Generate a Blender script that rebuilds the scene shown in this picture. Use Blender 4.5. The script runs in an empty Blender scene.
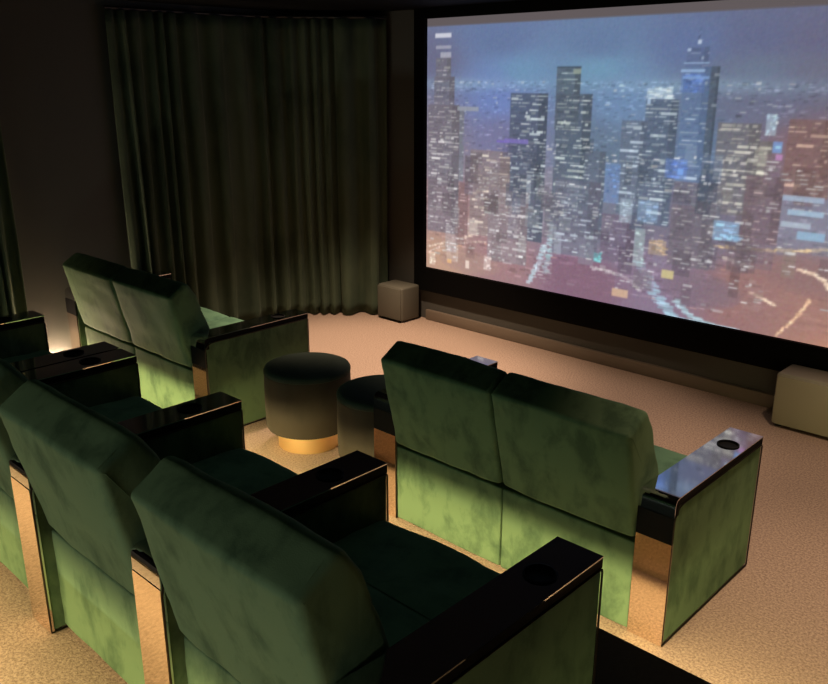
import bpy, bmesh, math, random
import numpy as np
from mathutils import Vector, noise
random.seed(7)
rng = np.random.default_rng(11)
SC = bpy.context.scene
COL = SC.collection
PI = math.pi

# ------------------------------------------------------------------ helpers
def srgb(c):
    c = np.asarray(c, float) / 255.0
    return np.where(c <= 0.04045, c / 12.92, ((c + 0.055) / 1.055) ** 2.4)

def new_mat(name):
    m = bpy.data.materials.new(name); m.use_nodes = True
    nt = m.node_tree
    return m, nt, nt.nodes['Principled BSDF']

def plain(name, col, rough=0.5, metal=0.0, spec=0.5, coat=0.0):
    m, nt, p = new_mat(name)
    p.inputs['Base Color'].default_value = (*col, 1)
    p.inputs['Roughness'].default_value = rough
    p.inputs['Metallic'].default_value = metal
    p.inputs['Specular IOR Level'].default_value = spec
    p.inputs['Coat Weight'].default_value = coat
    n = nt.nodes.new('ShaderNodeTexNoise'); n.inputs['Scale'].default_value = 35
    mr = nt.nodes.new('ShaderNodeMapRange')
    mr.inputs['To Min'].default_value = max(0.0, rough - 0.03); mr.inputs['To Max'].default_value = rough + 0.03
    nt.links.new(n.outputs['Fac'], mr.inputs['Value']); nt.links.new(mr.outputs['Result'], p.inputs['Roughness'])
    return m

def velvet(name, dark, light, sheen=0.5, tint=(0.55, 0.8, 0.35), scale=8.0, rough=0.8):
    """crushed velvet: brushed patches of pile plus a fine nap"""
    m, nt, p = new_mat(name)
    tc = nt.nodes.new('ShaderNodeTexCoord')
    n = nt.nodes.new('ShaderNodeTexNoise'); n.inputs['Scale'].default_value = scale
    n.inputs['Detail'].default_value = 5; n.inputs['Roughness'].default_value = 0.62; n.inputs['Distortion'].default_value = 0.25
    mp = nt.nodes.new('ShaderNodeMapping'); mp.inputs['Scale'].default_value = (1.0, 1.0, 0.6)
    nt.links.new(tc.outputs['Object'], mp.inputs['Vector']); nt.links.new(mp.outputs['Vector'], n.inputs['Vector'])
    r = nt.nodes.new('ShaderNodeValToRGB')
    r.color_ramp.elements[0].position = 0.34; r.color_ramp.elements[0].color = (*dark, 1)
    r.color_ramp.elements[1].position = 0.54; r.color_ramp.elements[1].color = (*light, 1)
    nt.links.new(n.outputs['Fac'], r.inputs['Fac']); nt.links.new(r.outputs['Color'], p.inputs['Base Color'])
    p.inputs['Roughness'].default_value = rough
    p.inputs['Specular IOR Level'].default_value = 0.12
    p.inputs['Sheen Weight'].default_value = sheen
    p.inputs['Sheen Roughness'].default_value = 0.45
    p.inputs['Sheen Tint'].default_value = (*tint, 1)
    f = nt.nodes.new('ShaderNodeTexNoise'); f.inputs['Scale'].default_value = 260; f.inputs['Detail'].default_value = 2
    nt.links.new(tc.outputs['Object'], f.inputs['Vector'])
    b = nt.nodes.new('ShaderNodeBump'); b.inputs['Strength'].default_value = 0.12; b.inputs['Distance'].default_value = 0.004
    nt.links.new(f.outputs['Fac'], b.inputs['Height']); nt.links.new(b.outputs['Normal'], p.inputs['Normal'])
    return m

def carpet(name, a, b_):
    m, nt, p = new_mat(name)
    tc = nt.nodes.new('ShaderNodeTexCoord')
    n = nt.nodes.new('ShaderNodeTexNoise'); n.inputs['Scale'].default_value = 95; n.inputs['Detail'].default_value = 4
    n.inputs['Roughness'].default_value = 0.75
    nt.links.new(tc.outputs['Object'], n.inputs['Vector'])
    r = nt.nodes.new('ShaderNodeValToRGB')
    r.color_ramp.elements[0].position = 0.34; r.color_ramp.elements[0].color = (*a, 1)
    r.color_ramp.elements[1].position = 0.66; r.color_ramp.elements[1].color = (*b_, 1)
    nt.links.new(n.outputs['Fac'], r.inputs['Fac']); nt.links.new(r.outputs['Color'], p.inputs['Base Color'])
    p.inputs['Roughness'].default_value = 0.95; p.inputs['Specular IOR Level'].default_value = 0.1
    b = nt.nodes.new('ShaderNodeBump'); b.inputs['Strength'].default_value = 0.5; b.inputs['Distance'].default_value = 0.006
    nt.links.new(n.outputs['Fac'], b.inputs['Height']); nt.links.new(b.outputs['Normal'], p.inputs['Normal'])
    return m

M = {}
M['velvet'] = velvet('green_velvet', (0.050, 0.090, 0.050), (0.098, 0.158, 0.086), sheen=0.08)
M['velvet_lit'] = velvet('green_velvet_lit', (0.055, 0.12, 0.078), (0.095, 0.19, 0.118), sheen=0.2)  # lighter copy of the sofa velvet, missing light put into its colour
M['stool'] = velvet('grey_green_velvet', (0.030, 0.025, 0.019), (0.042, 0.035, 0.026), sheen=0.1, tint=(0.7, 0.75, 0.65), scale=3)
M['curtain'] = velvet('curtain_velvet', (0.034, 0.052, 0.034), (0.064, 0.086, 0.055), sheen=0.15, tint=(0.6, 0.7, 0.5), scale=2.0)
M['carpet'] = carpet('beige_carpet', (0.195, 0.136, 0.103), (0.47, 0.345, 0.268))
M['black_step'] = carpet('black_carpet', (0.002, 0.002, 0.002), (0.005, 0.005, 0.005))
M['gloss'] = plain('black_mirror', (0.70, 0.70, 0.74), 0.05, metal=1.0)
M['stool_shaded'] = velvet('pouffe_velvet_shaded', (0.02, 0.03, 0.024), (0.032, 0.045, 0.036), sheen=0.1, scale=3)  # copy of the pouffe velvet, dimness of the top painted into its colour
M['gloss_body'] = plain('black_vinyl', (0.003, 0.003, 0.003), 0.6, spec=0.08)
M['bronze'] = plain('bronze_mirror', (0.90, 0.76, 0.66), 0.06, metal=1.0)
M['trim'] = plain('dark_bronze_trim', (0.05, 0.04, 0.032), 0.4, metal=1.0)
M['gold'] = plain('brushed_gold', (0.95, 0.68, 0.33), 0.42, metal=1.0)
M['cabinet'] = plain('stone_paint', (0.26, 0.245, 0.175), 0.55, spec=0.3)
M['cabinet_shaded'] = plain('stone_paint_shaded', (0.105, 0.10, 0.078), 0.55, spec=0.3)  # darker copy of the cabinet paint, weaker corner light put into its colour
M['wall'] = plain('charcoal_paint', (0.075, 0.072, 0.064), 0.75, spec=0.25)
M['base'] = plain('taupe_skirting', (0.16, 0.125, 0.095), 0.5, spec=0.3)
M['ceil'] = plain('black_ceiling_paint', (0.004, 0.004, 0.004), 0.8, spec=0.1)
M['frame'] = plain('black_felt', (0.003, 0.003, 0.003), 0.8, spec=0.05)
M['foot'] = plain('black_plastic', (0.008, 0.008, 0.008), 0.5)

def obj(name, bm, mat, parent=None, smooth=True, loc=None):
    bmesh.ops.recalc_face_normals(bm, faces=bm.faces[:])
    me = bpy.data.meshes.new(name); bm.to_mesh(me); bm.free()
    me.materials.append(mat)
    if smooth:
        for p in me.polygons: p.use_smooth = True
        try: me.set_sharp_from_angle(angle=math.radians(40))
        except Exception: pass
    o = bpy.data.objects.new(name, me); COL.objects.link(o)
    if parent: o.parent = parent
    if loc: o.location = loc
    return o

def thing(name, label, cat, loc=(0, 0, 0), group=None):
    o = bpy.data.objects.new(name, None); COL.objects.link(o)
    o.location = loc; o.empty_display_size = 0.2
    return tag(o, label, cat, group)

def tag(o, label, cat, group=None):
    o['label'] = label; o['category'] = cat
    if group: o['group'] = group
    return o

def struct(o):
    o['kind'] = 'structure'; return o

def add_box(bm, x0, x1, y0, y1, z0, z1, bev=0.0, seg=2):
    vs = [bm.verts.new((x, y, z)) for x in (x0, x1) for y in (y0, y1) for z in (z0, z1)]
    q = [(0, 1, 3, 2), (4, 6, 7, 5), (0, 4, 5, 1), (2, 3, 7, 6), (0, 2, 6, 4), (1, 5, 7, 3)]
    fs = [bm.faces.new([vs[i] for i in f]) for f in q]
    if bev > 0:
        es = list({e for f in fs for e in f.edges})
        bmesh.ops.bevel(bm, geom=es, offset=bev, segments=seg, affect='EDGES', profile=0.5)

def box(name, mat, parent, x0, x1, y0, y1, z0, z1, bev=0.0):
    bm = bmesh.new(); add_box(bm, x0, x1, y0, y1, z0, z1, bev); return obj(name, bm, mat, parent, smooth=bev > 0)

def round_poly(pts, radii, seg=6):
    """round each corner of a closed (y,z) outline"""
    out = []; n = len(pts)
    for i in range(n):
        p = Vector(pts[i]); a = Vector(pts[i - 1]) - p; b = Vector(pts[(i + 1) % n]) - p; r = radii[i]
        if r <= 1e-6: out.append(tuple(p)); continue
        la, lb = a.length, b.length; a.normalize(); b.normalize()
        ang = a.angle(b); t = min(r / math.tan(ang / 2), la * 0.48, lb * 0.48)
        p0, p1 = p + a * t, p + b * t
        for k in range(seg + 1):
            s = k / seg
            out.append(tuple((1 - s) ** 2 * p0 + 2 * s * (1 - s) * p + s * s * p1))
    return out

def resample(poly, step):
    out = []; n = len(poly)
    for i in range(n):
        a, b = Vector(poly[i]), Vector(poly[(i + 1) % n]); L = (b - a).length
        k = max(1, int(round(L / step)))
        for j in range(k): out.append(tuple(a + (b - a) * (j / k)))
    return out

def inset_poly(poly, d):
    n = len(poly); out = []
    area = sum(poly[i][0] * poly[(i + 1) % n][1] - poly[(i + 1) % n][0] * poly[i][1] for i in range(n))
    sgn = 1 if area > 0 else -1
    for i in range(n):
        a, b = Vector(poly[i - 1]), Vector(poly[(i + 1) % n]); t = (b - a)
        if t.length < 1e-9: out.append(poly[i]); continue
        t.normalize(); out.append((poly[i][0] - t.y * d * sgn, poly[i][1] + t.x * d * sgn))
    return out

def cushion(bm, prof, x0, x1, r=0.035, step=0.025, puff=0.0, wr=0.0, seed=0.0, xstep=0.04):
    """a soft bar: the (y,z) outline swept along x with rounded ends, a little puff and wrinkle"""
    prof = resample(prof, step); n = len(prof)
    st = [(x0 + r * (1 - math.cos(a)), r * (1 - math.sin(a))) for a in [PI / 2 * k / 5 for k in range(6)]]
    k = max(2, int((x1 - x0 - 2 * r) / xstep))
    mid = [(x0 + r + (x1 - x0 - 2 * r) * i / k, 0.0) for i in range(1, k)]
    sts = st + mid + [(x0 + x1 - x, d) for x, d in reversed(st)]
    rings = []
    for x, d in sts:
        pp = inset_poly(prof, d) if d > 1e-9 else prof
        rings.append([bm.verts.new((x, y, z)) for y, z in pp])
    for a, b in zip(rings[:-1], rings[1:]):
        for i in range(n):
            bm.faces.new((a[i], a[(i + 1) % n], b[(i + 1) % n], b[i]))
    for rg, flip in ((rings[0], True), (rings[-1], False)):
        c = bm.verts.new(sum((v.co for v in rg), Vector()) / n)
        for i in range(n):
            f = (rg[i], rg[(i + 1) % n], c); bm.faces.new(f[::-1] if flip else f)
    bmesh.ops.recalc_face_normals(bm, faces=bm.faces[:]); bm.normal_update()
    xm, hw = (x0 + x1) / 2, (x1 - x0) / 2
    mv = []
    for v in bm.verts:
        s = abs(v.co.x - xm) / hw
        d = puff * max(0, 1 - s ** 4)
        if wr: d += wr * noise.fractal(Vector((v.co.x * 5 + seed, v.co.y * 7, v.co.z * 7)), 0.9, 2.0, 3)
        mv.append(v.co + v.normal * d)
    for v, c in zip(bm.verts, mv): v.co = c

def sweep_x(bm, outer, x0, x1):
    """a closed (y,z) outline extruded flat along x"""
    n = len(outer)
    a = [bm.verts.new((x0, y, z)) for y, z in outer]; b = [bm.verts.new((x1, y, z)) for y, z in outer]
    for i in range(n): bm.faces.new((a[i], a[(i + 1) % n], b[(i + 1) % n], b[i]))
    bm.faces.new(a[::-1]); bm.faces.new(b)

def tube(bm, pts, rad, seg=8, closed=False):
    pts = [Vector(p) for p in pts]; n = len(pts); rings = []
    up = Vector((1, 0, 0))
    for i, p in enumerate(pts):
        t = (pts[(i + 1) % n] - pts[i - 1]) if closed else (pts[min(i + 1, n - 1)] - pts[max(i - 1, 0)])
        t.normalize(); u = up - t * up.dot(t)
        if u.length < 1e-3: u = Vector((0, 0, 1)) - t * t.z
        u.normalize(); w = t.cross(u)
        rings.append([bm.verts.new(p + (u * math.cos(2 * PI * k / seg) + w * math.sin(2 * PI * k / seg)) * rad) for k in range(seg)])
    for i in range(n if closed else n - 1):
        a, b = rings[i], rings[(i + 1) % n]
        for k in range(seg): bm.faces.new((a[k], a[(k + 1) % seg], b[(k + 1) % seg], b[k]))
    if not closed:
        bm.faces.new(rings[0][::-1]); bm.faces.new(rings[-1])

def lathe(bm, prof, seg=64):
    rings = []
    for r, z in prof:
        if r < 1e-6: rings.append([bm.verts.new((0, 0, z))])
        else: rings.append([bm.verts.new((r * math.cos(2 * PI * k / seg), r * math.sin(2 * PI * k / seg), z)) for k in range(seg)])
    for a, b in zip(rings[:-1], rings[1:]):
        for k in range(seg):
            q = [a[k % len(a)], a[(k + 1) % len(a)], b[(k + 1) % len(b)], b[k % len(b)]]
            q = list(dict.fromkeys(q))
            if len(q) > 2: bm.faces.new(q)
# ------------------------------------------------------------------ the picture on the screen (metres from its lower left corner, display colours)
BUILDINGS = [(0.037, 0.385, 0.337, 1.391, (112, 104, 118), (190, 185, 185), 0.35), (0.099, 0.329, 1.352, 1.619, (108, 104, 120), (170, 165, 170), 0.3), (0.119, 0.283, 1.588, 1.759, (112, 108, 122), (185, 180, 185), 0.3), (0.217, 0.435, 0.789, 1.354, (122, 126, 142), (185, 190, 195), 0.35), (0.509, 0.92, 0.366, 1.056, (134, 116, 118), (205, 185, 165), 0.35), (0.901, 1.251, 0.382, 1.496, (74, 86, 108), (185, 200, 205), 0.42), (0.708, 1.108, 0.178, 0.756, (132, 116, 126), (205, 200, 200), 0.35), (1.32, 1.526, 1.24, 1.68, (80, 94, 108), (150, 175, 180), 0.35), (1.327, 1.638, 0.624, 1.494, (78, 92, 112), (185, 200, 195), 0.5), (1.598, 1.773, 0.519, 1.109, (88, 100, 122), (170, 185, 190), 0.3), (1.881, 2.082, 0.677, 1.327, (92, 106, 130), (165, 185, 205), 0.35), (2.056, 2.3, 0.623, 1.476, (80, 96, 122), (180, 200, 210), 0.45), (2.318, 2.498, 0.792, 1.678, (88, 116, 162), (170, 195, 215), 0.3), (2.489, 2.557, 0.836, 1.677, (72, 86, 106), (110, 125, 140), 0.15), (2.322, 2.477, 1.665, 1.799, (86, 104, 150), (140, 165, 205), 0.25), (2.582, 2.867, 0.752, 1.339, (110, 106, 112), (185, 180, 165), 0.4), (2.832, 2.95, 0.838, 1.236, (118, 112, 110), (190, 185, 165), 0.35), (3.03, 3.317, 0.909, 1.366, (130, 94, 90), (195, 150, 125), 0.4), (2.81, 3.047, 0.594, 1.018, (110, 88, 98), (165, 130, 125), 0.3), (2.314, 2.623, 0.368, 0.943, (106, 97, 110), (170, 160, 155), 0.3), (1.775, 2.05, 0.326, 0.672, (104, 90, 114), (150, 145, 165), 0.25), (0.015, 0.49, 0.342, 0.783, (142, 108, 112), (170, 130, 130), 0.25), (1.347, 1.747, 0.319, 0.884, (98, 100, 122), (165, 180, 195), 0.35)]
PATCHES = [(0.095, 0.268, 1.912, 1.95, (225, 225, 235)), (0.106, 0.269, 1.828, 1.859, (165, 165, 185)), (0.151, 0.27, 1.766, 1.805, (175, 175, 190)), (2.044, 2.234, 1.47, 1.54, (205, 228, 240)), (2.057, 2.079, 1.436, 1.468, (170, 200, 235)), (2.282, 2.447, 1.641, 1.66, (150, 185, 230)), (2.291, 2.468, 1.69, 1.702, (150, 185, 225)), (2.283, 2.455, 1.517, 1.635, (82, 115, 190)), (2.294, 2.478, 1.598, 1.616, (120, 160, 220)), (2.376, 2.389, 1.823, 1.908, (90, 108, 150)), (2.374, 2.401, 1.811, 1.835, (200, 215, 235)), (2.877, 2.944, 1.263, 1.399, (180, 212, 230)), (2.937, 2.997, 1.169, 1.229, (110, 150, 215)), (2.955, 2.985, 1.187, 1.211, (150, 210, 230)), (2.957, 2.999, 1.121, 1.157, (190, 130, 190)), (1.761, 1.89, 0.745, 1.026, (98, 134, 195)), (2.048, 2.201, 0.641, 0.793, (125, 155, 190)), (2.231, 2.389, 0.96, 1.092, (90, 125, 205)), (2.32, 2.363, 0.989, 1.028, (110, 160, 235)), (1.906, 2.001, 0.621, 0.791, (160, 180, 195)), (2.614, 2.787, 0.588, 0.711, (130, 178, 220)), (3.038, 3.284, 0.881, 0.917, (150, 170, 195)), (3.074, 3.295, 0.798, 0.834, (150, 180, 205)), (3.041, 3.231, 0.718, 0.755, (160, 175, 190)), (3.152, 3.315, 0.656, 0.704, (130, 170, 200)), (2.04, 2.118, 0.32, 0.591, (160, 185, 185)), (1.71, 1.778, 0.299, 0.373, (100, 185, 190)), (2.149, 2.284, 0.426, 0.524, (185, 155, 120)), (2.266, 2.362, 0.269, 0.325, (200, 185, 120)), (1.89, 2.021, 0.075, 0.135, (205, 165, 130)), (0.343, 0.574, 1.35, 1.389, (150, 155, 165)), (0.765, 0.883, 1.124, 1.139, (110, 90, 190)), (0.834, 1.074, 1.123, 1.153, (120, 105, 190)), (0.043, 0.114, 0.035, 0.143, (220, 195, 175)), (0.255, 0.301, 0.082, 0.118, (225, 170, 110)), (0.459, 0.503, 0.06, 0.13, (225, 205, 190)), (0.665, 0.739, 0.077, 0.204, (215, 195, 190)), (1.306, 1.51, 1.673, 1.686, (50, 60, 70)), (1.445, 1.512, 1.638, 1.672, (150, 165, 150))]
STREETS = [(((1.334, 0.794), (1.318, 0.448), (1.27, 0.148)), 0.059, (150, 178, 185)), (((1.258, 0.362), (1.217, 0.237), (1.131, 0.045)), 0.049, (165, 180, 190)), (((2.081, 0.348), (2.261, 0.099), (2.426, -0.03)), 0.088, (140, 165, 180)), (((2.5, -0.016), (2.613, -0.05), (2.727, -0.112)), 0.049, (150, 175, 185)), (((2.381, 0.121), (2.57, 0.013), (2.819, -0.008)), 0.059, (150, 170, 180)), (((2.619, 0.536), (2.981, 0.558), (3.338, 0.607)), 0.039, (190, 165, 130)), (((0.018, 0.188), (0.497, 0.337), (0.811, 0.458)), 0.029, (200, 180, 165)), (((0.042, 0.138), (0.388, 0.263), (1.017, 0.346)), 0.02, (190, 170, 160)), (((1.691, 0.245), (1.929, 0.229), (2.099, 0.145)), 0.039, (160, 150, 155)), (((3.181, 0.459), (3.305, 0.428), (3.373, 0.363)), 0.029, (205, 180, 160)), (((3.083, 0.013), (3.192, 0.149), (3.266, 0.28)), 0.02, (210, 170, 140)), (((2.888, 0.267), (2.991, 0.231), (3.058, 0.21)), 0.02, (210, 180, 160)), (((2.696, 0.465), (2.766, 0.449), (2.869, 0.424)), 0.029, (170, 155, 150))]
BLOBS = [((1.611, 0.139), 0.372, 0.144, (126, 86, 110)), ((3.085, 0.248), 0.392, 0.27, (152, 102, 98)), ((3.256, 0.439), 0.274, 0.126, (140, 98, 98)), ((2.547, 0.222), 0.255, 0.108, (120, 96, 115)), ((0.503, 0.116), 0.294, 0.09, (165, 122, 112))]
ZONES = [((0.03, 1.746), (105, 107, 138)), ((0.755, 1.881), (98, 118, 160)), ((1.639, 1.824), (98, 122, 162)), ((1.651, 1.658), (108, 150, 182)), ((0.956, 1.647), (106, 145, 182)), ((2.307, 1.807), (96, 114, 158)), ((2.759, 1.825), (98, 105, 140)), ((3.111, 1.815), (102, 102, 132)), ((2.782, 1.639), (105, 120, 145)), ((3.136, 1.638), (108, 110, 132)), ((0.771, 1.478), (108, 130, 190)), ((1.824, 1.491), (108, 138, 178)), ((2.861, 1.505), (106, 110, 136)), ((0.15, 1.025), (125, 115, 130)), ((0.784, 1.137), (112, 112, 150)), ((1.693, 1.11), (95, 115, 140)), ((2.446, 1.152), (95, 115, 145)), ((3.082, 1.187), (125, 100, 110)), ((0.27, 0.532), (150, 115, 115)), ((1.097, 0.696), (130, 125, 140)), ((1.732, 0.61), (105, 110, 130)), ((2.496, 0.696), (105, 100, 120)), ((3.139, 0.768), (120, 118, 138)), ((0.162, 0.065), (180, 138, 115)), ((0.822, 0.179), (150, 110, 115)), ((1.593, 0.136), (130, 90, 115)), ((2.254, 0.171), (125, 105, 130)), ((2.829, 0.202), (145, 100, 100)), ((3.317, 0.128), (186, 124, 96))]
LED1, LED2, FILL, CEIL_FILL, SEAT_FILL, WALL_FILL = 46.0, 47.0, 12.0, 1.2, 4.2, 17.0
SPOTS = [((-4.5, 4.2, 2.6), (-4.5, 4.15, 0), 540, 76), ((-2.9, 4.2, 2.6), (-2.9, 4.15, 0), 175, 65), ((-0.95, 4.1, 2.6), (-0.95, 4.1, 0), 145, 70), ((-0.85, 2.95, 2.6), (-0.85, 2.95, 0), 92, 60)]
# ------------------------------------------------------------------ the room
XL, XR, YS, YB, ZC = -6.11, 1.7, 5.40, -1.7, 2.63        # left wall, right wall, screen wall, rear wall, ceiling
STEP, Y1, Y2 = 0.254, 2.245, 0.43                          # riser height and the two nosings

def setting(name, mat, *b): return struct(box(name, mat, None, *b))
setting('floor', M['carpet'], XL, XR, Y1 - 0.10, YS, -0.12, 0.0)
setting('floor.001', M['carpet'], XL, XR, Y2 - 0.10, Y1 - 0.045, -0.12, STEP)
setting('floor.002', M['carpet'], XL, XR, YB, Y2 - 0.045, -0.12, 2 * STEP)
setting('ceiling', M['ceil'], XL, XR, YB, YS, ZC, ZC + 0.1)
setting('wall_left', M['wall'], XL - 0.1, XL, YB, YS, -0.12, ZC)
setting('wall_right', M['wall'], XR, XR + 0.1, YB, YS, -0.12, ZC)
setting('wall_screen', M['wall'], XL - 0.1, XR + 0.1, YS, YS + 0.1, -0.12, ZC)
setting('wall_rear', M['wall'], XL - 0.1, XR + 0.1, YB - 0.1, YB, -0.12, ZC)
setting('baseboard_screen', M['base'], -4.965, XR, YS - 0.035, YS, 0.0, 0.092, 0.004)
# black step boards: each overhangs its riser, with the light strip tucked underneath
setting('trim_1', M['black_step'], XL, XR, 1.80, Y1, STEP, STEP + 0.006)
setting('trim_2', M['black_step'], XL, XR, Y1 - 0.045, Y1, STEP - 0.022, STEP)
setting('trim_3', M['carpet'], XL, XR, Y2 - 0.40, Y2, 2 * STEP, 2 * STEP + 0.006)
setting('trim_4', M['black_step'], XL, XR, Y2 - 0.045, Y2, 2 * STEP - 0.022, 2 * STEP)

# ------------------------------------------------------------------ projection screen
SX0, SZ0, SW, SH = -4.97, 0.484, 3.56, 2.065
scr = thing('projection_screen', 'large wall-mounted projection screen showing a city skyline at night', 'screen', (SX0 + SW / 2, YS - 0.01, SZ0 - 0.21))
fo = [(-SW / 2 - 0.115, 0.0), (SW / 2 + 0.115, 0.0), (SW / 2 + 0.115, SH + 0.29), (-SW / 2 - 0.115, SH + 0.29)]
fi = [(-SW / 2, 0.21), (SW / 2, 0.21), (SW / 2, SH + 0.21), (-SW / 2, SH + 0.21)]
bm = bmesh.new()
def ringv(pts, y): return [bm.verts.new((x, y, z)) for x, z in pts]
a, b, c, d = ringv(fo, 0.01), ringv(fo, -0.05), ringv(fi, -0.05), ringv(fi, -0.008)
for p, q in ((a, b), (b, c), (c, d)):
    for i in range(4): bm.faces.new((p[i], p[(i + 1) % 4], q[(i + 1) % 4], q[i]))
obj('frame', bm, M['frame'], scr, smooth=False)

NU, NV = 430, 242
img = np.zeros((NV, NU, 3)); uu = (np.arange(NU) + 0.5) / NU * SW; vv = (np.arange(NV) + 0.5) / NV * SH
U, V = np.meshgrid(uu, vv)
wsum = np.zeros((NV, NU)); 
for (zu, zv), c in ZONES:
    w = 1.0 / ((U - zu) ** 2 + ((V - zv) * (2.2 if zv > 1.55 else 1.2)) ** 2 + 0.012) ** 1.7
    img += w[..., None] * np.array(c, float); wsum += w
img /= wsum[..., None]
rd = np.clip((1.3 - V) / 0.6, 0, 1)[..., None] * 0.10 + 0.09
img[:] = img * (1 - rd) + img.mean(-1, keepdims=True) * rd
HZ = 1.575
def ix(u): return int(np.clip(u / SW * NU, 0, NU))
def iv(v): return int(np.clip(v / SH * NV, 0, NV))
def rect(u0, u1, v0, v1, c, a=1.0):
    i0, i1, j0, j1 = ix(u0), max(ix(u1), ix(u0) + 1), iv(v0), max(iv(v1), iv(v0) + 1)
    img[j0:j1, i0:i1] = img[j0:j1, i0:i1] * (1 - a) + np.array(c, float) * a
# hazy glow over the skyline and the carpet of far street lights
g = (np.exp(-((V - HZ + 0.02) / 0.05) ** 2) * (0.55 + 0.3 * np.sin(U * 3.1 + 0.4)))[..., None]; img[:] = img * (1 - 0.5 * g) + np.array((150, 180, 200)) * 0.5 * g
for k in range(2300):
    v = HZ - (rng.random() ** 1.6) * 1.5; u = rng.random() * SW
    dep = (HZ - v) / 1.5
    w = 0.018 + 0.07 * dep * rng.random() + 0.02 * rng.random(); h = 0.009 + 0.010 * dep * rng.random()
    j, i = min(iv(v), NV - 1), min(ix(u), NU - 1); base = img[j, i]
    br = rng.random()
    c = base * (0.75 if br < 0.35 else 1.12) + (0 if br < 0.35 else 40 * rng.random())
    if br > 0.9: c = np.array((200, 205, 205)) if rng.random() < 0.6 else base * 1.1 + np.array((60, 40, 10))
    rect(u, u + w, v, v + h, np.clip(c, 0, 235), 0.5)
for (bu, bv), ru, rv, c in BLOBS:
    c = np.array(c) * 0.65 + np.mean(c) * 0.35
    m = np.clip(1.4 - ((U - bu) / ru) ** 2 - ((V - bv) / rv) ** 2, 0, 1)[..., None] ** 0.5 * 0.75
    img[:] = img * (1 - m) + np.array(c, float) * m
for pts, wd, c in STREETS:
    p = [np.array(q) for q in pts]
    for s in np.linspace(0, 1, 90):
        q = (1 - s) ** 2 * p[0] + 2 * s * (1 - s) * (2 * p[1] - 0.5 * p[0] - 0.5 * p[2]) + s * s * p[2]
        j = (rng.random(2) - 0.5) * wd * 0.7
        k = rng.random()
        rect(q[0] + j[0] - wd * 0.4, q[0] + j[0] + wd * 0.4, q[1] + j[1] * 0.6, q[1] + j[1] * 0.6 + 0.012,
             np.clip(np.array(c) * (0.85 + 0.45 * k), 0, 240), 0.6)
order = sorted(BUILDINGS, key=lambda b: -b[2])
def windows(u0, u1, v0, v1, l, dn):
    v = v1 - 0.025
    while v > v0:
        f = rng.random()
        u = u0 + 0.006
        while u < u1 - 0.01:
            w = 0.014 + 0.06 * rng.random() ** 2
            if rng.random() < dn * (0.5 + 1.1 * f):
                rect(u, min(u + w, u1), v, v + 0.010, np.clip((np.array(l) * 0.6 + 78) * (0.75 + 0.5 * rng.random()), 0, 238), 0.4 + 0.5 * rng.random())
            elif rng.random() < 0.35:
                rect(u, min(u + w, u1), v, v + 0.010, img[min(iv(v), NV - 1), min(ix(u), NU - 1)] * 0.85, 0.7)
            u += w + 0.004
        v -= 0.020 + 0.012 * rng.random()
for u0, u1, v0, v1, c, l, dn in order:
    u0 = u0 * 0.994 - 0.014; u1 = u1 * 0.994 - 0.014
    c = np.array(c) * 0.75 + np.mean(c) * 0.25
    rect(u0, u1, v0, v1, c, 0.75)
    rect(u1 - (u1 - u0) * 0.25, u1, v0, v1, np.array(c) * 0.86, 0.6)
    rect(u0, u1, v0, v0 + (v1 - v0) * 0.3, img[min(iv(v0), NV - 1), min(ix((u0 + u1) / 2), NU - 1)] * 1.08, 0.35)
    windows(u0, u1, v0, v1, l, dn)
    if dn >= 0.35:
        v = v1 - 0.05
        while v > v0 + 0.05:
            for k in range(3):
                if rng.random() < 0.42:
                    w = min(0.04 + 0.09 * rng.random(), (u1 - u0) * 0.6); u = u0 + (u1 - u0 - w) * rng.random()
                    rect(u, u + w, v, v + 0.014, np.clip((np.array(l) * 0.7 + 62) * (0.85 + 0.35 * rng.random()), 0, 236), 0.75)
            v -= 0.036 + 0.03 * rng.random()
# low blocks between the towers
for k in range(150):
    v1 = 0.25 + 0.95 * rng.random(); u0 = rng.random() * SW; w = 0.05 + 0.10 * rng.random(); h = 0.06 + 0.16 * rng.random()
    base = img[min(iv(v1), NV - 1), min(ix(u0 + w / 2), NU - 1)]
    rect(u0, u0 + w, v1 - h, v1, base * (0.72 + 0.42 * rng.random()), 0.45)
    windows(u0, u0 + w, v1 - h, v1, (195, 195, 195), 0.28)
for u0, u1, v0, v1, c in PATCHES:
    u0 = u0 * 0.994; u1 = u1 * 0.994; c = np.array(c) * 0.82 + np.mean(c) * 0.18
    big = v1 - v0 > 0.07
    rect(u0, u1, v0, v1, c, 0.45 if big else 0.8)
    if big:
        for k in range(26):
            u = u0 + (u1 - u0) * rng.random() * 0.85; v = v0 + (v1 - v0) * rng.random() * 0.95
            rect(u, u + (u1 - u0) * (0.1 + 0.25 * rng.random()), v, v + 0.011, np.clip(np.array(c) * (0.7 + 0.6 * rng.random()), 0, 245), 0.65)
img += rng.normal(0, 2.5, (NV, NU, 1)) + rng.normal(0, 2.0, (NV, NU, 3))
for _ in range(1):                                             # the projector is a little soft
    p = np.pad(img, ((1, 1), (1, 1), (0, 0)), mode='edge')
    img[:] = 0.4 * img + 0.15 * (p[1:-1, :-2] + p[1:-1, 2:] + p[:-2, 1:-1] + p[2:, 1:-1])
band = np.clip((V - 1.992) / 0.014, 0, 1)[..., None]    # strip above the picture, overspill light painted in as glow
img[:] = img * (1 - band) + np.array((96, 88, 90)) * band
img = np.clip(img * (1 + 0.11 * np.clip((1.45 - V) / 0.7, 0, 1))[..., None], 0, 250)
lin = srgb(img)
gx = np.linspace(-SW / 2, SW / 2, NU); gz = np.linspace(0.21, 0.21 + SH, NV)
GX, GZ = np.meshgrid(gx, gz)
co = np.stack([GX, np.full_like(GX, -0.010), GZ], -1).reshape(-1, 3)
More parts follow.
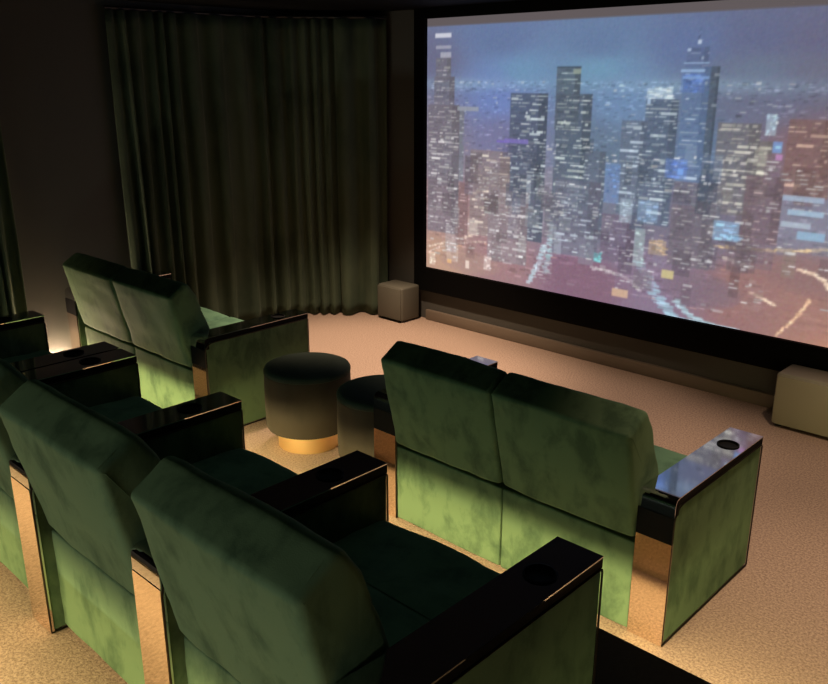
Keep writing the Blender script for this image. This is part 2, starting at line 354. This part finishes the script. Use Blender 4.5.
idx = np.arange(NU * NV).reshape(NV, NU)
quads = np.stack([idx[:-1, :-1], idx[:-1, 1:], idx[1:, 1:], idx[1:, :-1]], -1).reshape(-1, 4)
me = bpy.data.meshes.new('picture')
me.from_pydata(co.tolist(), [], quads.tolist())
ca = me.color_attributes.new('picture_colour', 'FLOAT_COLOR', 'POINT')
ca.data.foreach_set('color', np.concatenate([lin.reshape(-1, 3), np.ones((NU * NV, 1))], 1).astype(np.float32).ravel())
m, nt, p = new_mat('projected_picture')
at = nt.nodes.new('ShaderNodeVertexColor'); at.layer_name = 'picture_colour'
p.inputs['Base Color'].default_value = (0.02, 0.02, 0.02, 1); p.inputs['Roughness'].default_value = 0.9
nt.links.new(at.outputs['Color'], p.inputs['Emission Color']); p.inputs['Emission Strength'].default_value = 1.0
me.materials.append(m)
pic = bpy.data.objects.new('picture', me); COL.objects.link(pic); pic.parent = scr
pic['label'] = 'lit picture of a night city skyline'

# ------------------------------------------------------------------ curtains
def curtain(name, label, path, z0, z1, nfold, amp, seed):
    """a pleated drape hung along a plan path"""
    rnd = random.Random(seed)
    P = [Vector(p) for p in path]; L = [0]
    for a, b in zip(P[:-1], P[1:]): L.append(L[-1] + (b - a).length)
    n = nfold * 12
    ph = 0; pos = []
    wid = [rnd.uniform(0.45, 1.8) for _ in range(nfold)]; tot = sum(wid)
    amps = [rnd.uniform(0.45, 1.25) for _ in range(nfold + 1)]
    for k in range(nfold):
        for j in range(12): pos.append(((sum(wid[:k]) + wid[k] * j / 12) / tot, k + j / 12))
    pos.append((1.0, nfold))
    t = thing(name, label, 'curtain', (path[0][0], path[0][1], z0))
    bm = bmesh.new(); rows = []
    NZ = 26
    def at(s):
        d = s * L[-1]
        for i in range(len(P) - 1):
            if d <= L[i + 1] + 1e-9:
                f = (d - L[i]) / (L[i + 1] - L[i]); q = P[i].lerp(P[i + 1], f); tg = (P[i + 1] - P[i]).normalized()
                return q, tg
        return P[-1], (P[-1] - P[-2]).normalized()
    for r in range(NZ + 1):
        h = r / NZ; z = z0 + (z1 - z0) * h; row = []
        sag = 1 - h
        for s, k in pos:
            q, tg = at(s); nrm = Vector((tg.y, -tg.x))
            kk = int(min(k, nfold - 1)); am = amps[kk] * (1 - (k - kk)) + amps[min(kk + 1, nfold)] * (k - kk)
            w = math.sin(2 * PI * k + 0.9 * sag * noise.noise(Vector((s * 9, seed, h * 1.2))))
            w = math.copysign(abs(w) ** 0.75, w)
            am *= min(1.0, 0.15 + k / 1.5)
            off = amp * am * (0.75 + 0.35 * sag) * w + 0.03 * sag * noise.noise(Vector((s * 14, seed + 3, h * 2)))
            sh = 0.05 * sag * noise.noise(Vector((s * 11 + 5, seed, 0)))
            row.append(bm.verts.new((q.x + nrm.x * off + tg.x * sh - path[0][0], q.y + nrm.y * off + tg.y * sh - path[0][1], z - z0)))
        rows.append(row)
    for a, b in zip(rows[:-1], rows[1:]):
        for i in range(len(a) - 1): bm.faces.new((a[i], a[i + 1], b[i + 1], b[i]))
    o = obj('drape', bm, M['curtain'], t)
    md = o.modifiers.new('thickness', 'SOLIDIFY'); md.thickness = 0.004
    bm = bmesh.new()
    tube(bm, [(p.x - path[0][0], p.y - path[0][1], z1 - z0 + 0.012) for p in P], 0.012)
    obj('curtain_track', bm, M['foot'], t)
    return t
path = [(-6.045, 3.13), (-6.045, 3.6), (-6.045, 4.0), (-6.02, 4.4)]
path += [(-5.95, 4.60), (-5.82, 4.78), (-5.68, 4.93), (-5.54, 5.04), (-5.44, 5.16), (-5.40, 5.33)]
curtain('curtain', 'tall dark grey-green pleated curtain curving round the room corner beside the screen', path, 0.012, 2.56, 17, 0.046, 4)
curtain('curtain', 'olive pleated curtain on the left wall at the far left edge', [(-6.045, 0.75), (-6.045, 1.4), (-6.045, 2.30)], STEP + 0.015, 2.55, 12, 0.045, 9)

# ------------------------------------------------------------------ cinema sofas
DEP, TOP, AW = 0.786, 0.63, 0.146
def arm_outline(rec, z0=0.0, dz=0.0, dy=0.0):
    y0 = -rec + dy; y1 = DEP - dy; t = TOP - dz
    return round_poly([(y1, z0), (y1, t), (y0, t), (y0, z0)], [0, 0.012, 0.07, 0], 8)

def armrest(t, xa, xb, rec):
    bm = bmesh.new(); sweep_x(bm, arm_outline(rec, 0.012, 0.006, 0.004), xa + 0.004, xb - 0.004)
    arm = obj('armrest', bm, M['velvet'], t, smooth=False)
    # glossy black cap over the top and down the rounded rear corner
    T = 0.004; y0 = -rec
    out = round_poly([(DEP, TOP), (y0, TOP), (y0, 0.555)], [0, 0.07, 0], 10)
    out = [(DEP, TOP)] + [p for p in out if p[0] < DEP - 1e-4 and p[1] > 0.5551] + [(y0, 0.555)]
    yc, cr, hs = 0.60, 0.040, 0.085
    bm = bmesh.new()
    inn = []
    for i, (y, z) in enumerate(out):
        a = Vector(out[max(i - 1, 0)]); b = Vector(out[min(i + 1, len(out) - 1)]); tg = (b - a).normalized()
        inn.append((y - tg.y * T, z + tg.x * T))
    inn[0] = (DEP, TOP - T)
    secs = []
    def row(p): return [bm.verts.new((xa, *p)), bm.verts.new((xb, *p))]
    cap_o = [row(p) for p in out]; cap_i = [row(p) for p in inn]
    # outer skin: the first span is cut round the cup hole
    i0 = 0
    for i in range(len(out) - 1):
        q = (cap_o[i][0], cap_o[i][1], cap_o[i + 1][1], cap_o[i + 1][0])
        if i == i0:
            ya, yb = yc + hs, yc - hs
            A = [bm.verts.new((x, ya, TOP)) for x in (xa, xb)]; B = [bm.verts.new((x, yb, TOP)) for x in (xa, xb)]
            bm.faces.new((cap_o[i][0], cap_o[i][1], A[1], A[0])); bm.faces.new((B[0], B[1], cap_o[i + 1][1], cap_o[i + 1][0]))
            n = 40; xm = (xa + xb) / 2; hx = (xb - xa) / 2; ci = []; sq = []
            for k in range(n):
                a = 2 * PI * (k + 0.5) / n; ca_, sa_ = math.cos(a), math.sin(a)
                ci.append(bm.verts.new((xm + cr * ca_, yc + cr * sa_, TOP)))
                f = min(hx / max(abs(ca_), 1e-6), hs / max(abs(sa_), 1e-6)); sq.append((xm + f * ca_, yc + f * sa_))
            sv = [bm.verts.new((x, y, TOP)) for x, y in sq]
            for k in range(n): bm.faces.new((ci[k], ci[(k + 1) % n], sv[(k + 1) % n], sv[k]))
            cor = {(1, 1): A[1], (0, 1): A[0], (1, 0): B[1], (0, 0): B[0]}
            for k in range(n):
                p, q2 = sq[k], sq[(k + 1) % n]
                if abs(abs(p[0] - xm) - hx) < 1e-6 and abs(abs(q2[1] - yc) - hs) < 1e-6 or abs(abs(q2[0] - xm) - hx) < 1e-6 and abs(abs(p[1] - yc) - hs) < 1e-6:
                    if abs(p[0] - q2[0]) > 1e-6 and abs(p[1] - q2[1]) > 1e-6:
                        cc = cor[(1 if p[0] + q2[0] > 2 * xm else 0, 1 if p[1] + q2[1] > 2 * yc else 0)]
                        bm.faces.new((sv[k], sv[(k + 1) % n], cc))
        else: bm.faces.new(q)
        for s in (0, 1):
            if i == i0: continue
            bm.faces.new((cap_o[i][s], cap_o[i + 1][s], cap_i[i + 1][s], cap_i[i][s]))
    for s, x in ((0, xa), (1, xb)):
        vs = [cap_o[0][s]] + [bm.verts.new((x, yc + hs, TOP)), bm.verts.new((x, yc - hs, TOP))] + [cap_o[1][s], cap_i[1][s], cap_i[0][s]]
        bm.faces.new(vs)
    bm.faces.new((cap_o[0][0], cap_o[0][1], cap_i[0][1], cap_i[0][0]))
    bm.faces.new((cap_o[-1][0], cap_o[-1][1], cap_i[-1][1], cap_i[-1][0]))
    bmesh.ops.remove_doubles(bm, verts=bm.verts[:], dist=1e-5)
    obj('arm_top', bm, M['gloss'], arm, smooth=False)['label'] = 'black mirrored arm top'
    # matt black rim under the mirror top
    bm = bmesh.new(); lo, hi = [], []
    for i, (y, z) in enumerate(out):
        p = Vector(out[max(i - 1, 0)]); q = Vector(out[min(i + 1, len(out) - 1)]); tg = (q - p).normalized()
        hi.append((y - tg.y * T, z + tg.x * T)); lo.append((y - tg.y * 0.034, z + tg.x * 0.034))
    hi[0] = (DEP - 0.001, TOP - T); lo[0] = (DEP - 0.001, TOP - 0.034); hi[-1] = (hi[-1][0], 0.557); lo[-1] = (lo[-1][0], 0.557)
    sweep_x(bm, hi + lo[::-1], xa + 0.001, xb - 0.001)
    obj('arm_rim', bm, M['gloss_body'], arm, smooth=False)
    bm = bmesh.new(); lathe(bm, [(0.045, TOP), (0.045, TOP + 0.004), (0.040, TOP + 0.005), (0.038, TOP + 0.002), (0.0375, TOP - 0.06), (0.0, TOP - 0.06)], 40)
    for v in bm.verts: v.co.x += (xa + xb) / 2; v.co.y += yc
    obj('cup_holder', bm, M['gloss_body'], arm)
    pt = 0.555 if rec > 0.01 else 0.445
    box('rear_panel', M['bronze'], arm, xa, xb, y0 - 0.002, y0 + 0.012, 0.004, pt)['label'] = 'bronze mirrored rear panel'
    if pt < 0.5: box('rear_dark_reflection', M['gloss_body'], arm, xa, xb, y0 - 0.003, y0 + 0.012, pt + 0.001, 0.556)  # added black strip painting the dark reflection in the mirrored rear
    bm = bmesh.new()
    o = arm_outline(rec, 0.006, 0.036, 0.002)
    for x in (xa, xb):
        tube(bm, [(x, y, z) for y, z in resample(o, 0.06)], 0.0035, 6, closed=True)
    obj('edge_trim', bm, M['trim'], arm)
    return arm

BACK = [(0.0, 0.415), (-0.035, 0.55), (-0.105, 0.865), (0.015, 0.94), (0.075, 0.85), (0.105, 0.76), (0.17, 0.6), (0.25, 0.43), (0.13, 0.412)]
BRAD = [0.02, 0.3, 0.02, 0.035, 0.06, 0.08, 0.2, 0.05, 0.02]
def sofa(label, n, xr, yf, z0, sw, ybk, rec, group, arms=None, lift=0.022, gap=0.0):
    """xr = right outer face, yf = front plane; n seats each sw wide between armrests when arms is None, else only outer armrests"""
    shared = arms == 'shared'
    wid = n * sw + (n + 1 if shared else 2) * AW + gap
    yr = yf - DEP
    t = thing('cinema_sofa', label, 'sofa', (xr - wid, yr, z0), group)
    x = 0.0; k = 0
    armrest(t, x, x + AW, rec); x += AW + gap
    for i in range(n):
        a, b = x + 0.003, x + sw - 0.003; sd = xr * 3.1 + i * 7.7 + yf
        by = ybk - yr
        pf = [(by + y, z) for y, z in BACK]
        pr = round_poly(pf, BRAD, 6)
        bm = bmesh.new(); cushion(bm, pr, a, b, 0.022, 0.022, 0.006, 0.005, sd)
        # puckered hem where the upper cushion meets the lower panel
        for v in bm.verts:
            if v.co.z < 0.50 and v.co.y < by + 0.03:
                w = noise.noise(Vector((v.co.x * 16 + sd, 2.0, v.co.z * 12))); g = (0.50 - v.co.z) / 0.1
                v.co.y -= (0.004 + 0.009 * max(0, w)) * g; v.co.z += 0.006 * w * g
        back = obj('backrest', bm, M['velvet'], t)
        for s in (a + 0.016, b - 0.016):                        # piping along the side edges
            bm = bmesh.new()
            ln = [p for p in round_poly([(by - 0.035, 0.55), (by - 0.103, 0.863), (by + 0.014, 0.935), (by + 0.073, 0.847), (by + 0.105, 0.76)], [0, 0.02, 0.035, 0.06, 0], 6)][6:]
            tube(bm, [(s, y, z) for y, z in ln], 0.004, 6)
            obj('piping', bm, M['velvet'], back)
        lp = round_poly([(by + 0.006, lift), (by + 0.006, 0.392), (by + 0.08, 0.392), (by + 0.08, lift)], [0.012, 0.008, 0, 0], 4)
        bm = bmesh.new(); cushion(bm, lp, a, b, 0.008, 0.025, 0.002, 0.003, sd + 3)
        obj('lower_back_panel', bm, M['velvet'], t)
        sp = round_poly([(by + 0.15, 0.28), (by + 0.13, 0.46), (0.45, 0.455), (DEP - 0.012, 0.45), (DEP - 0.008, 0.28)], [0.03, 0.05, 0.2, 0.05, 0.03], 6)
        bm = bmesh.new(); cushion(bm, sp, a, b, 0.03, 0.03, 0.006, 0.006, sd + 9)
        obj('seat', bm, M['velvet_lit'], t)
        fp = round_poly([(DEP - 0.085, 0.055), (DEP - 0.085, 0.272), (DEP - 0.022, 0.272), (DEP - 0.022, 0.055)], [0.01, 0.01, 0.03, 0.03], 5)
        bm = bmesh.new(); cushion(bm, fp, a, b, 0.02, 0.03, 0.003, 0.002, sd + 5)
        obj('footrest', bm, M['velvet_lit'], t)
        box('base', M['foot'], t, a + 0.01, b - 0.01, by + 0.09, DEP - 0.10, 0.0, 0.27)
        for fx in (a + 0.06, b - 0.06):
            bm = bmesh.new(); lathe(bm, [(0, 0), (0.018, 0), (0.018, 0.024), (0, 0.024)], 16)
            for v in bm.verts: v.co.x += fx; v.co.y += by + 0.045
            obj('foot', bm, M['foot'], t)
        x += sw
        if shared or i == n - 1: armrest(t, x, x + AW, rec); x += AW
    return t
G = 'green velvet cinema sofas'
sofa('green velvet two-seat cinema sofa in front row, nearer the right, end arm reflecting the screen', 2, -1.1856, 3.4077, 0.0, 0.6444, 2.622, 0.0, None, None, 0.006)
sofa('green velvet two-seat cinema sofa in front row, standing against the long curtain', 2, -4.124, 3.329, 0.0, 0.705, 2.535, 0.0, None, None, 0.006, 0.115)
sofa('green velvet three-seat cinema sofa on the raised back row, nearest the viewer', 3, -0.974, 1.75, STEP, 0.6662, 0.955, 0.05, None, 'shared')
sofa('green velvet cinema sofa on the raised back row by the left wall, partly cut off', 2, -0.974 - 3 * 0.8122 - AW - 0.014, 1.75, STEP, 0.6662, 0.955, 0.05, None, 'shared')

# ------------------------------------------------------------------ pouffes
def pouffe(label, x, y, R, H):
    t = thing('pouffe', label, 'stool', (x, y, 0), None)
    bm = bmesh.new(); lathe(bm, [(0, 0), (R * 0.74, 0), (R * 0.74, 0.118), (0, 0.118)], 72)
    obj('base_ring', bm, M['gold'], t)['label'] = 'gold base ring'
    bm = bmesh.new()
    pr = [(0, 0.112), (R * 0.9, 0.112), (R * 0.97, 0.117), (R, 0.13)] + [(R * (1 + 0.012 * math.sin(PI * k / 8)), 0.13 + (H - 0.175) * k / 8) for k in range(1, 8)]
    pr += [(R, H - 0.045), (R * 1.004, H - 0.04), (R, H - 0.034)]
    obj_ = None
    lathe(bm, pr + [(R * 0.98, H - 0.034)], 72)
    body = obj('body', bm, M['stool'], t)
    bm = bmesh.new()
    lathe(bm, [(R * 0.985, H - 0.035), (R * 1.01, H - 0.030), (R * 1.01, H - 0.018), (R * 0.985, H - 0.006), (R * 0.93, H), (R * 0.6, H + 0.006), (0, H + 0.008)], 72)
    obj('seat_top', bm, M['stool_shaded'], t)
    return t
p1 = pouffe('round dark velvet pouffe with a gold base, fully in view between the front sofas', -3.65, 2.925, 0.252, 0.488)
p2 = p1.copy(); COL.objects.link(p2); p2.location = (-3.035, 2.95, 0)
p2['label'] = 'round velvet pouffe half hidden behind the front sofa nearer the right'
for ch in p1.children:
    c = ch.copy(); COL.objects.link(c); c.parent = p2

# ------------------------------------------------------------------ loudspeaker boxes
def cabinet(label, x0, x1, y0, y1, h, mt):
    t = thing('speaker_box', label, 'speaker', (x0, y0, 0))
    bm = bmesh.new(); add_box(bm, 0, x1 - x0, 0.012, y1 - y0, 0.014, h, 0.02, 4); obj('cabinet', bm, M[mt], t)
    bm = bmesh.new(); add_box(bm, 0.012, x1 - x0 - 0.012, 0.0, 0.016, 0.026, h - 0.012, 0.005, 2); obj('front_panel', bm, M[mt], t)
    for fx in (0.04, x1 - x0 - 0.04):
        for fy in (0.05, y1 - y0 - 0.04):
            bm = bmesh.new(); lathe(bm, [(0, 0), (0.02, 0), (0.02, 0.016), (0, 0.016)], 16)
            for v in bm.verts: v.co.x += fx; v.co.y += fy
            obj('foot', bm, M['foot'], t)
    return t
cabinet('small speaker box on the floor in the corner beside the curtain', -5.325, -5.015, 5.10, 5.342, 0.32, 'cabinet_shaded')
cabinet('wide stone-coloured speaker box on the floor under the right of the screen', -1.742, -1.05, 5.07, 5.33, 0.352, 'cabinet')

# ------------------------------------------------------------------ lights
def area(name, loc, rot, sx, sy, power, col, spread=PI):
    l = bpy.data.lights.new(name, 'AREA'); l.shape = 'RECTANGLE'; l.size = sx; l.size_y = sy
    l.energy = power; l.color = col; l.spread = spread
    o = bpy.data.objects.new(name, l); COL.objects.link(o); o.location = loc; o.rotation_euler = rot; return o
def spot(name, loc, target, power, col, ang, blend=0.8, rad=0.05):
    l = bpy.data.lights.new(name, 'SPOT'); l.energy = power; l.color = col; l.spot_size = math.radians(ang); l.spot_blend = blend; l.shadow_soft_size = rad
    o = bpy.data.objects.new(name, l); COL.objects.link(o); o.location = loc
    o.rotation_euler = (Vector(target) - Vector(loc)).to_track_quat('-Z', 'Y').to_euler(); return o
WARM = (1.0, 0.80, 0.38); TUNG = (1.0, 0.72, 0.50)
W = XR - XL - 0.05; XM = (XL + XR) / 2
area('step_or_fill_light', (XM, Y1 - 0.026, STEP - 0.026), (math.radians(62), 0, 0), W, 0.010, LED1, WARM, math.radians(125))
area('step_or_fill_light', (XM, Y2 - 0.026, 2 * STEP - 0.026), (math.radians(66), 0, 0), W, 0.010, LED2, WARM, math.radians(130))
for loc, tgt, p, ang in SPOTS: spot('downlight', loc, tgt, p, TUNG, ang)

area('rear_fill_light', (-2.4, YB + 0.06, 2 * STEP + 0.12), (math.radians(92), 0, 0), 6.0, 0.06, FILL, (1.0, 1.0, 0.84), math.radians(70))  # added fill: unseen lamp that lifts the rear faces of the backrests
area('step_or_fill_light', (XL + 0.03, 2.42, 0.02), (0, math.radians(200), math.radians(0)), 0.012, 0.34, WALL_FILL, TUNG)  # added lamp strengthening the glow low on the left wall
area('seat_fill_light', (-3.0, 1.742, STEP + 0.05), (math.radians(115), 0, 0), 3.65, 0.03, SEAT_FILL, (0.82, 1.0, 0.74))  # lamp put in, with no visible fitting, to brighten the front row's upper backs
area('ceiling_fill_light', (-2.3, 1.75, ZC - 0.01), (0, 0, 0), 4.5, 0.3, CEIL_FILL, (0.75, 1.0, 0.80))  # unseen fill added to lift the back-row seats and cushion tops
w = bpy.data.worlds.new('World'); SC.world = w; w.use_nodes = True
w.node_tree.nodes['Background'].inputs['Color'].default_value = (0.5, 0.6, 0.7, 1)
w.node_tree.nodes['Background'].inputs['Strength'].default_value = 0.0

# ------------------------------------------------------------------ camera and view
cam = bpy.data.cameras.new('Camera'); co_ = bpy.data.objects.new('Camera', cam); COL.objects.link(co_)
cam.sensor_fit = 'HORIZONTAL'; cam.sensor_width = 36.0; cam.lens = 36.0 * 837.33 / 828.0; cam.clip_start = 0.05
co_.location = (0, 0, 2.089); co_.rotation_euler = (PI / 2 - 0.30559, 0, 0.76093)
SC.camera = co_
vs = SC.view_settings; vs.view_transform = 'Standard'; vs.look = 'None'; vs.exposure = 0.0; vs.gamma = 1.0
try: vs.use_curve_mapping = False
except Exception: pass
try:
    SC.cycles.max_bounces = 10; SC.cycles.diffuse_bounces = 5; SC.cycles.glossy_bounces = 5
    SC.cycles.use_denoising = True; SC.cycles.sample_clamp_indirect = 4.0
except Exception: pass
